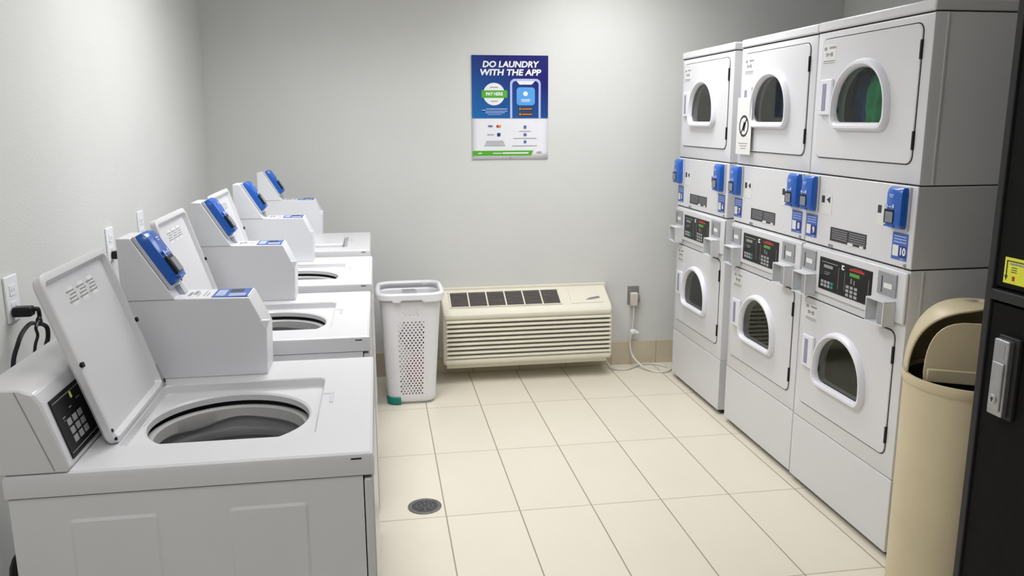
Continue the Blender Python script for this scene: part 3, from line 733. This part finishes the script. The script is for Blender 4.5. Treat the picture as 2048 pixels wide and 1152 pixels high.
# sloping top outlet; a along x, b down the slope
p0 = Vector((0, -.045, .538)); p1 = Vector((0, -.205, .462)); v = (p1 - p0); Ls = v.length; v.normalize(); nn = Vector((0, v.z, -v.y)); nn = nn if nn.z > 0 else -nn
am = frame(p0 + nn * .0005, (1, 0, 0), v, nn)
bm = bmn(); box(bm, .052, .735, .022, Ls - .014, 0, .0015); xform(bm, am); gr = new_obj('outlet_grille', bm, 'acdark', ac)
bm = bmn()
for i in range(7):
    a = .052 + i * (.683 / 6); box(bm, a - .004, a + .004, .022, Ls - .014, .001, .006)
box(bm, .044, .743, .014, .022, 0, .006); box(bm, .044, .743, Ls - .014, Ls - .007, 0, .006)
xform(bm, am); new_obj('grille_divider', bm, 'beige', gr)
bm = bmn()
for i in range(6):
    for j in range(10):
        a = .060 + i * (.683 / 6); b = .028 + j * .0135
        vs = [(a, b, .0015), (a + .1, b + .010, .0015), (a + .1, b + .0135, .005), (a, b + .0035, .005)]
        poly(bm, vs)
xform(bm, am); new_obj('grille_fin', bm, mat('taupe_fin', (0.42, 0.37, 0.34), 0.6, noise=0.1), gr, solid=.0008)
bm = bmn(); box(bm, .80, 1.005, .018, Ls - .012, 0, .0025); xform(bm, am); new_obj('control_door', bm, 'beige', ac, bevel=.001)
bm = bmn(); prism(bm, [(.895, Ls - .040), (.922, Ls - .060), (.985, Ls - .074), (.992, Ls - .056), (.935, Ls - .042)], 'z', .0025, .0035); xform(bm, am); new_obj('finger_slot', bm, 'outletgrey', ac)
boxo('drain_shelf', (.02, AW - .02, -.19, 0, .085, .118), 'beige', ac, bevel=.005)
boxo('wall_sleeve', (-.012, AW + .012, -.03, 0, .11, .556), 'beige', ac, bevel=.003)

# ------------------------------------------------------------------ poster
po = thing('wall_poster', 'blue and white laundry app poster hung on back wall above air conditioner', 'poster', (1.424, -.004, 1.345))
PW, PH = .466, .614
fr = lambda d: frame((0, -d, 0), (1, 0, 0), (0, 0, 1), (0, -1, 0))
def flat(name, rects, m, d, par=po, polys=()):
    bm = bmn()
    for r_ in rects: box(bm, *r_, 0, .0006)
    for p in polys: prism(bm, p, 'z', 0, .0006)
    xform(bm, fr(d)); return (islands if name in ('store_badge', 'step_icon') else new_obj)(name, bm, m, par)
bm = bmn()   # sheet with slightly lifted lower corners
nx, nz = 12, 14
g = [[bm.verts.new((PW * i / nx, -.0005 - .0022 * max(0, 1 - j / 3) ** 2 * (abs(i / nx - .5) * 2) ** 3, PH * j / nz)) for i in range(nx + 1)] for j in range(nz + 1)]
for j in range(nz):
    for i in range(nx): bm.faces.new((g[j][i], g[j][i + 1], g[j + 1][i + 1], g[j + 1][i]))
new_obj('poster_sheet', bm, 'posterwhite', po, solid=.001, smooth=True)
D0 = .0025
bm = bmn(); box(bm, 0, PW, .246, PH, 0, .001); xform(bm, fr(D0)); new_obj('blue_field', bm, 'posterblue', po)
for s_, z, q in (('DO LAUNDRY', .560, 0), ('WITH THE APP', .513, 0)):
    bm = text_bm(s_, .049, .0004, .0017, .14)
    wd_ = max(v.co.x for v in bm.verts) - min(v.co.x for v in bm.verts); xform(bm, Matrix.Diagonal(((.345 if 'DO' in s_ else .372) / wd_, 1, 1, 1))); xform(bm, fr(D0 + .0022) @ Matrix.Translation((PW * .5, z, 0))); new_obj('headline', bm, 'whiteink', po)
circle = lambda cx, cy, r, n=32: [(cx + r * math.cos(2 * math.pi * i / n), cy + r * math.sin(2 * math.pi * i / n)) for i in range(n)]
flat('seal_disc', [], 'posterwhite', D0 + .0012, polys=[circle(.134, .388, .066)])
flat('seal_band', [], 'postergreen', D0 + .002, polys=[[(.058, .366), (.215, .366), (.215, .410), (.058, .410)]])
bm = text_bm('PAY HERE', .026, .0003, .001, sx=.9); xform(bm, fr(D0 + .003) @ Matrix.Translation((.136, .388, 0))); new_obj('seal_text', bm, 'whiteink', po)
flat('seal_small_print', [(.110, .158, .425, .430), (.112, .156, .344, .349)], 'greyink', D0 + .002)
flat('blue_small_print', [(.085, .215, .298, .303), (.062, .215, .286, .290), (.080, .200, .276, .280), (.095, .180, .266, .269), (.062, .080, .286, .296)], 'palebl', D0 + .0012)
# phone outline
bm = bmn(); o_ = rrect(.232, .420, .13, .478, .030, 6); i_ = rrect(.245, .407, .13, .465, .022, 6)
o_ = [(p[0], max(p[1], .246)) for p in o_]; i_ = [(p[0], max(p[1], .246)) for p in i_]
loft(bm, [[(p[0], p[1], 0) for p in o_], [(p[0], p[1], .0007) for p in o_], [(p[0], p[1], .0007) for p in i_]]); xform(bm, fr(D0 + .0012)); new_obj('phone_outline', bm, mat('poster_pale_violet', (0.45, 0.52, 0.82), 0.4, noise=.01), po)
flat('phone_notch', [], 'posterwhite', D0 + .0012, polys=[[(.270, .466), (.290, .444), (.365, .444), (.385, .466)]])
bm = bmn(); prism(bm, rrect(.272, .384, .322, .428, .018, 5), 'z', 0, .0006); xform(bm, fr(D0 + .0012)); new_obj('app_icon', bm, 'posterlight', po)
flat('icon_print', [(.300, .356, .352, .357), (.302, .352, .343, .347)], 'whiteink', D0 + .002, polys=[circle(.326, .39, .014)])
flat('store_badge', [(.282, .372, .290, .312), (.282, .372, .258, .280)], 'ink', D0 + .0012)
flat('badge_text', [(.303, .365, .298, .303), (.303, .365, .266, .271), (.289, .297, .295, .306), (.289, .297, .263, .275)], 'orange', D0 + .002)
# lower white half
bm = text_bm('VISA', .015, .0003, .0006, .2); xform(bm, fr(D0) @ Matrix.Translation((.110, .198, 0))); new_obj('card_name', bm, 'lblue2', po)
bm = text_bm('DISCOVER', .0085, .0003, .0003, 0); xform(bm, fr(D0) @ Matrix.Translation((.112, .148, 0))); new_obj('card_name', bm, 'greyink', po)
flat('card_mark', [], 'red', D0, polys=[circle(.155, .198, .008, 16)]); flat('card_mark', [], 'orange', D0 + .0004, polys=[circle(.168, .198, .008, 16)])
flat('card_mark', [(.152, .172, .138, .158)], 'lblue2', D0)
flat('body_text', [(.085 - .004 * i, .190 + .004 * i, .108 - i * .009, .111 - i * .009) for i in range(4)] + [(.288, .360, .166, .169), (.250, .395, .124, .127), (.245, .398, .079, .082)], 'greyink', D0)
flat('step_icon', [(.316, .332, .184, .202), (.315, .333, .139, .155), (.316, .332, .096, .112)], 'lblue', D0)
flat('green_stripe', [], 'postergreen', D0, polys=[[(0, .022), (.362, .022), (.376, .052), (0, .052)]])
flat('stripe_text', [(.035, .058, .034, .040), (.125, .180, .034, .039), (.185, .345, .033, .041)], 'whiteink', D0 + .0008)
bm = text_bm('CSC', .017, .0003, .0008); xform(bm, fr(D0) @ Matrix.Translation((.412, .038, 0))); new_obj('corner_logo', bm, 'greyink', po)
flat('hang_hole', [], 'ink', D0 + .0018, polys=[circle(PW / 2, PH - .008, .003, 10)]); flat('hang_hole', [], 'ink', D0, polys=[circle(PW / 2, .008, .003, 10)])

# ------------------------------------------------------------------ hamper
hp = thing('laundry_hamper', 'tall white perforated plastic hamper beside the air conditioner', 'hamper', (.86, -.55, 0))
def hx(u, z):   # half-perimeter outline sampled by u in [0,1): rounded rectangle, tapering downwards
    k = min(max(z / .62, 0), 1)
    x0, x1 = .006 - .030 * k, .272 + .040 * k; y0, y1 = .0 - .035 * k, .29 + .03 * k; r = .055 + .01 * k
    if z < .02: x0 += .006; x1 -= .006; y0 += .006; y1 -= .006
    segs = [('l', (x0 + r, y0), (x1 - r, y0)), ('a', (x1 - r, y0 + r), -90), ('l', (x1, y0 + r), (x1, y1 - r)), ('a', (x1 - r, y1 - r), 0),
            ('l', (x1 - r, y1), (x0 + r, y1)), ('a', (x0 + r, y1 - r), 90), ('l', (x0, y1 - r), (x0, y0 + r)), ('a', (x0 + r, y0 + r), 180)]
    # fixed share of u for each segment so that columns stay vertical
    shares = [.22, .06, .22, .06, .22, .06, .10, .06]
    acc = 0
    for s_, sh in zip(segs, shares):
        if u <= acc + sh + 1e-9:
            t_ = (u - acc) / sh
            if s_[0] == 'l': return (s_[1][0] + (s_[2][0] - s_[1][0]) * t_, s_[1][1] + (s_[2][1] - s_[1][1]) * t_)
            a = R(s_[2] + 90 * t_); return (s_[1][0] + r * math.cos(a), s_[1][1] + r * math.sin(a))
        acc += sh
    return (x0 + r, y0)
bm = bmn()
ncell, nrow = 82, 40; Htop = .61
vc = {}
def hv(u, z):
    key = (round((u % 1.0) * 1e5) % 100000, round(z * 1e5))
    if key not in vc:
        x, y = hx(u % 1.0, z); vc[key] = bm.verts.new((x, y, z))
    return vc[key]
du = 1 / ncell; dz = (Htop - .012) / nrow
for i in range(ncell):
    for j in range(nrow):
        u0 = i * du; z0 = .012 + j * dz; u1, z1 = u0 + du, z0 + dz
        um = u0 + du / 2
        front = i < 18; side = 23 <= i < 41; back = 46 <= i < 64
        sl = i if front else (i - 23 if side else i - 46)
        colok = 2 <= sl <= 15
        hole = (front or side or back) and colok and ((3 <= j <= 31) or (34 <= j <= 36 and 5 <= sl <= 12)) and (i + j) % 2 == 0
        slot = back and 5 <= sl <= 11 and 37 <= j <= 38
        if slot: continue
        if not hole:
            bm.faces.new((hv(u0, z0), hv(u1, z0), hv(u1, z1), hv(u0, z1))); continue
        ou = [(u0, z0), (um, z0), (u1, z0), (u1, z0 + dz / 2), (u1, z1), (um, z1), (u0, z1), (u0, z0 + dz / 2)]
        oc = [hv(*p) for p in ou]
        ic = []
        for k in range(8):
            a = R(225 + 45 * k); ic.append(bm.verts.new((*hx((um + .47 * du * math.cos(a)) % 1.0, z0 + dz / 2), z0 + dz / 2 + .0058 * math.sin(a))))
        for k in range(8): bm.faces.new((oc[k], oc[(k + 1) % 8], ic[(k + 1) % 8], ic[k]))
bmesh.ops.remove_doubles(bm, verts=bm.verts, dist=1e-6)
new_obj('hamper_wall', bm, 'hamper', hp, solid=.0022, smooth=True)
US = [i / 96 for i in range(96)]
bm = bmn(); bm.faces.new([bm.verts.new((*hx(u, .012), .012)) for u in US]); bm.faces.new([bm.verts.new((*hx(u, .01), .004)) for u in US]); new_obj('hamper_base', bm, 'hamper', hp, solid=.002)
bm = bmn(); c0 = (.14, .14)
def ex(u, d, z):
    x, y = hx(u, .62); l = math.hypot(x - c0[0], y - c0[1]); return (x + (x - c0[0]) / l * d, y + (y - c0[1]) / l * d, z)
def dip(u):   # lower skirt waves under the handles
    return .012 * (1 if (.02 < u < .06 or .17 < u < .27) else 0)
loft(bm, [[ex(u, 0, .612) for u in US], [ex(u, -.004, .640) for u in US], [ex(u, .002, .650) for u in US], [ex(u, .016, .650) for u in US], [ex(u, .023, .642) for u in US], [ex(u, .023, .618 - dip(u)) for u in US], [ex(u, .017, .612 - dip(u)) for u in US]])
new_obj('rim', bm, 'hamper', hp, solid=.002, smooth=True)
bm = bmn(); prism(bm, rrect(-.004, .052, .0, .048, .012, 4), 'x', 0, .01); bm.free()
bm = bmn(); us = [.94 + .01 * i for i in range(7)] + [.005, .015, .025]
loft(bm, [[(lambda p, q: (p[0] + (p[0] - c0[0]) * q, p[1] + (p[1] - c0[1]) * q, z))(hx(u, max(z, .021)), .035) for u in us] for z in (.0, .02, .036, .046)], close=False)
lab(new_obj('corner_foot', bm, 'teal', hp, solid=.003, smooth=True), 'teal corner piece')
tag(cloth_lump('towel', (.86 + .180, -.55 + .128, .146), (.062, .088, .10), 'cloth_red', 5), 'red cloth showing through holes low in the white hamper', 'laundry')
tag(cloth_lump('added_hole_fill', (.86 + .165, -.55 + .15, .365), (.075, .085, .090), 'cloth_grey', 9), 'grey cloth lump added inside the white hamper to make its holes look darker', 'laundry')  # lump added so the hamper holes read darker
tag(cloth_lump('shirt', (.86 + .052, -.55 + .085, .085), (.032, .060, .06), 'cloth_dark', 6), 'dark cloth seen through holes at the bottom left of hamper', 'laundry')

# ------------------------------------------------------------------ outlets, plugs, cords
def outlet(loc, axis, label, m='labelwhite', holes='greyink'):
    t = thing('wall_outlet', label, 'outlet', loc)
    mt = frame((0, 0, 0), (0, 1, 0), (0, 0, 1), (1, 0, 0)) if axis == 'x' else frame((0, 0, 0), (-1, 0, 0), (0, 0, 1), (0, -1, 0))
    def p(name, rects, mm, par, bev=0, d=(0, .006)):
        bm = bmn()
        for r_ in rects: box(bm, *r_, *d)
        xform(bm, mt); return new_obj(name, bm, mm, par, bevel=bev)
    p('face_plate', [(-.038, .038, -.060, .060)], m, t, .002)
    soc = p('socket', [(-.017, .017, .008, .036), (-.017, .017, -.036, -.008)], m, t, .001, (.006, .0075))
    p('socket_slot', [(a, a + .0025, b, b + .008) for a in (-.008, .006) for b in (.018, -.026)], holes, soc, 0, (.0075, .0078))
    return t
outlet((XL, -2.750, 1.130), 'x', 'white wall outlet behind nearest washer, black plug and looped cord', 'whiteink')
outlet((XL, -1.925, 1.150), 'x', 'white wall outlet left of nearest blue washer card reader, small black plug', 'whiteink')
outlet((XL, -1.520, 1.165), 'x', 'white wall outlet partly hidden behind open lid of second washer', 'whiteink')
outlet((2.462, 0, .463), 'y', 'grey wall outlet between air conditioner and farthest dryer', 'outletgrey', 'ink')
pc = thing('power_cord', 'black plug with looped black cord from outlet beside nearest open lid', 'cord', (XL, -2.76, 1.1))
bm = bmn(); box(bm, .0082, .055, -.018, .014, -.016, .010); new_obj('plug', bm, 'black', pc, bevel=.005)
bm = bmn(); tube(bm, [(.050, -.002, -.003), (.062, .004, .002), (.060, .018, -.006), (.056, .030, -.028), (.056, .022, -.042), (.056, -.030, -.030), (.056, -.083, -.040), (.056, -.119, -.063), (.052, -.146, -.104), (.050, -.16, -.20), (.045, -.17, -.6)], .0055, 8)
tube(bm, [(.058, .026, -.032), (.062, -.016, -.044), (.060, -.006, -.069), (.058, -.029, -.101), (.056, -.05, -.20), (.055, -.06, -.5)], .004, 8)
tube(bm, [(.055, .020, -.040), (.060, .056, -.060), (.060, .059, -.087), (.056, .050, -.110)], .006, 8)
bmesh.ops.create_icosphere(bm, subdivisions=2, radius=1, matrix=Matrix.Translation((.057, .022, -.036)) @ Matrix.Diagonal((.008, .012, .014, 1)))
new_obj('cord_loop', bm, 'black', pc, smooth=True)
pc2 = thing('power_cord', 'small black plug and thin white cord behind second washer meter box', 'cord', (XL, -1.925, 1.12))
bm = bmn(); box(bm, .0082, .04, -.014, .014, -.022, .006); new_obj('plug', bm, 'black', pc2, bevel=.003)
bm = bmn(); tube(bm, [(.036, 0, -.02), (.042, 0, -.08), (.045, .01, -.3), (.04, .0, -.6)], .004, 8); new_obj('cord_loop', bm, 'cord', pc2, smooth=True)
pc3 = thing('power_cord', 'cream plug and white cord hanging from grey outlet to the floor', 'cord', (2.462, 0, .45))
bm = bmn(); box(bm, -.026, .024, -.048, -.0082, -.054, .036); new_obj('plug', bm, 'ivory', pc3, bevel=.010, bseg=3)
bm = bmn(); box(bm, .024, .036, -.044, -.016, -.030, .018); new_obj('plug_grip', bm, 'outletgrey', pc3, bevel=.004)
bm = bmn(); tube(bm, [(0, -.03, -.05), (-.001, -.03, -.12), (-.004, -.03, -.20), (-.016, -.028, -.26), (-.020, -.03, -.32), (-.010, -.06, -.38), (.025, -.13, -.425), (.08, -.21, -.4435), (.15, -.235, -.4435), (.20, -.20, -.4435), (.235, -.14, -.4435)], .0065, 8)
new_obj('cord_run', bm, 'cord', pc3, smooth=True)
bm = bmn(); bmesh.ops.create_icosphere(bm, subdivisions=2, radius=1, matrix=Matrix.Translation((-.002, -.03, -.225)) @ Matrix.Diagonal((.022, .012, .020, 1)))
b2 = bmn(); bmesh.ops.create_icosphere(b2, subdivisions=2, radius=1, matrix=Matrix.Translation((.022, -.032, -.232)) @ Matrix.Rotation(R(25), 4, 'Y') @ Matrix.Diagonal((.022, .009, .012, 1))); join(bm, b2)
new_obj('cord_tie', bm, 'whiteink', pc3, smooth=True)
bm = bmn(); tube(bm, [(2.262, -.06, .10), (2.275, -.07, .04), (2.31, -.12, .008), (2.38, -.145, .007), (2.45, -.10, .007), (2.53, -.05, .008), (2.60, -.06, .007), (2.66, -.13, .007)], .0055, 8)
tag(new_obj('power_cord', bm, 'cord', smooth=True), 'thin cream cord along the floor from air conditioner to farthest dryer', 'cord')

# ------------------------------------------------------------------ floor drain
dr = thing('floor_drain', 'round grey metal drain set in the tile floor', 'drain', (.994, -1.830, 0))
bm = bmn(); lathe(bm, [(.070, .0002), (.070, .003), (.067, .0045), (.058, .0045), (.054, .003), (.0535, .0005)]); new_obj('drain_ring', bm, 'cap_iron', dr, smooth=True)
bm = bmn(); cyl(bm, (0, 0, .0003), .0535, .0018, n=48); dg_ = new_obj('drain_plate', bm, 'draindark', dr)
bm = bmn(); lathe(bm, [(.036, .002), (.036, .0035), (.033, .0035), (.033, .002)]); lathe(bm, [(.020, .002), (.020, .0035), (.017, .0035), (.017, .002)])
for i in range(8):
    b2 = bmn(); box(b2, .008, .052, -.0018, .0018, .002, .0034); xform(b2, Matrix.Rotation(R(45 * i), 4, 'Z')); join(bm, b2)
new_obj('drain_rib', bm, 'cap_iron', dg_)

# ------------------------------------------------------------------ bin
bn = thing('trash_bin', 'tall tan round trash bin with a hooded swing door', 'trash bin', (2.683, -2.79, 0), R(-118))
# local +x = direction the hood faces
BR = .19; BZ = .785
bm = bmn(); lathe(bm, [(.001, .0), (BR - .012, .0), (BR - .006, .006), (BR - .006, .03), (BR - .002, .034), (BR, BZ - .034), (BR + .005, BZ - .028), (BR + .007, BZ - .012), (BR + .005, BZ - .001), (BR - .004, BZ), (BR - .010, BZ - .004), (BR - .010, BZ - .20)], n=64)
new_obj('bin_body', bm, 'bin', bn, smooth=True)
# hood: rounded dome cut by a sloping front
bm = bmn(); nu, nv = 64, 18; TOP = .235
def hood(a, t):   # t 0..1 from rim to crown
    s = t * math.pi / 2
    r = BR * math.cos(s) ** .62 if t < 1 else 0; return (r * math.cos(a), r * math.sin(a), BZ + TOP * math.sin(s) ** .95)
cut = lambda p: p[0] > .062 + .02 - (p[2] - BZ) * .0 and True
rows = []
for j in range(nv + 1):
    t_ = j / nv; row = []
    for i in range(nu + 1):
        row.append(hood(2 * math.pi * i / nu, t_))
    rows.append(row)
def clampp(p):    # flatten everything ahead of the opening plane onto its edge
    return p
OPEN = math.radians(78)
vv = []
for j in range(nv + 1):
    t_ = min(j / nv, .999)
    # half angle of the opening shrinks with height like an arch
    hz = math.sin(t_ * math.pi / 2)
    lim = OPEN * math.sqrt(max(0, 1 - (j / (nv * .80)) ** 2.2)) if j < nv * .80 else 0
    vv.append([bm.verts.new(hood(lim + (2 * math.pi - 2 * lim) * i / nu, t_)) for i in range(nu + 1)])
for j in range(nv):
    for i in range(nu): bm.faces.new((vv[j][i], vv[j][i + 1], vv[j + 1][i + 1], vv[j + 1][i]))
bmesh.ops.remove_doubles(bm, verts=bm.verts, dist=1e-5)
bmesh.ops.recalc_face_normals(bm, faces=bm.faces)
new_obj('hood', bm, 'bin', bn, solid=.006, smooth=True)
# swing door inside the hood, hinged at the top, leaning inwards at the bottom
dm = frame((.078, 0, BZ - .010), (0, 1, 0), Vector((.10, 0, 1)).normalized(), Vector((1, 0, -.10)).normalized())
bm = bmn()
sg = lambda v, q: math.copysign(abs(v) ** q, v)
arch = [(-.145, 0)] + [(-.148 * sg(math.cos(math.pi * i / 20), .55), .03 + .170 * abs(math.sin(math.pi * i / 20)) ** .8) for i in range(21)] + [(.145, 0)]
prism(bm, arch, 'z', 0, .006); xform(bm, dm); door = new_obj('swing_door', bm, 'bin', bn, bevel=.002)
bm = bmn(); box(bm, -.138, .138, .0, .045, .006, .014); xform(bm, dm); new_obj('door_fold', bm, 'bin', door, bevel=.005)
bm = bmn(); cyl(bm, (0, .172, .006), .005, .004, n=12); xform(bm, dm); new_obj('door_rivet', bm, 'darkgap', door)
bm = bmn(); cyl(bm, (BR - .003, 0, BZ - .014), .004, .008, axis='x', n=12); new_obj('rim_rivet', bm, 'groutline', bn)
bm = bmn(); lathe(bm, [(BR - .011, BZ - .012), (.0005, BZ - .20)]); new_obj('bin_inside', bm, 'darkgap', bn, smooth=True)

# ------------------------------------------------------------------ vending machine at the right edge
vm = thing('vending_machine', 'tall black machine at right edge with a silver lock and yellow sticker', 'vending machine', (2.517, -3.02, 0))
boxo('machine_body', (.02, .80, -.95, 0, .03, 1.95), 'vend', vm, bevel=.004)
boxo('lower_door', (0, .02, -.94, -.028, .06, 1.085), 'vend', vm, bevel=.004)
boxo('upper_door', (0, .02, -.94, -.028, 1.13, 1.93), 'vend', vm, bevel=.004)
boxo('edge_trim', (-.006, .02, -.024, .0, .03, 1.95), 'vendedge', vm, bevel=.003)
boxo('divider_ledge', (-.010, .02, -.94, -.026, 1.093, 1.122), 'vendedge', vm, bevel=.003)
boxo('machine_base', (.04, .78, -.93, -.02, 0, .03), 'darkgap', vm)
# lock on the lower door
bm = bmn(); box(bm, -.012, .001, -.152, -.078, .778, 1.006); new_obj('lock_backplate', bm, 'vendedge', vm, bevel=.003)
lk = lab(boxo('lock_handle', (-.030, -.011, -.137, -.083, .785, .998), 'zinc', vm, bevel=.004), 'silver metal lock handle with a keyhole')
boxo('handle_grip', (-.035, -.029, -.131, -.089, .800, .935), 'zinc', lk, bevel=.004)
boxo('handle_window', (-.0308, -.029, -.125, -.098, .948, .985), 'greyink', lk)
bm = bmn(); cyl(bm, (-.0385, -.108, .832), .013, .005, axis='x', n=24); new_obj('lock_cylinder', bm, 'steel', lk, bevel=.001)
bm = bmn(); cyl(bm, (-.0390, -.108, .833), .0045, .001, axis='x', n=16); box(bm, -.039, -.038, -.1095, -.1065, .824, .832); new_obj('keyhole', bm, 'ink', lk)
# instruction sticker
st = lab(boxo('instruction_sticker', (-.0012, .001, -.185, -.055, 1.145, 1.215), 'yellow', vm), 'yellow sticker with black arrow')
bm = bmn(); box(bm, -.0018, -.001, -.066, -.062, 1.165, 1.207); box(bm, -.0018, -.001, -.170, -.062, 1.204, 1.207)
prism(bm, [(-.058, 1.166), (-.070, 1.166), (-.064, 1.152)], 'x', -.0018, -.001)
for i in range(3): box(bm, -.0018, -.001, -.100, -.080, 1.176 + i * .006, 1.178 + i * .006)
new_obj('sticker_print', bm, 'ink', st)
bm = bmn(); box(bm, -.0018, -.001, -.17, -.074, 1.196, 1.201); new_obj('sticker_band', bm, 'greyink', st)
bm = bmn(); box(bm, -.0018, -.001, -.095, -.086, 1.154, 1.166); new_obj('sticker_figure', bm, 'red', st)
boxo('upper_rail', (-.012, .0, -.90, -.05, 1.795, 1.803), 'vendedge', vm, bevel=.002)
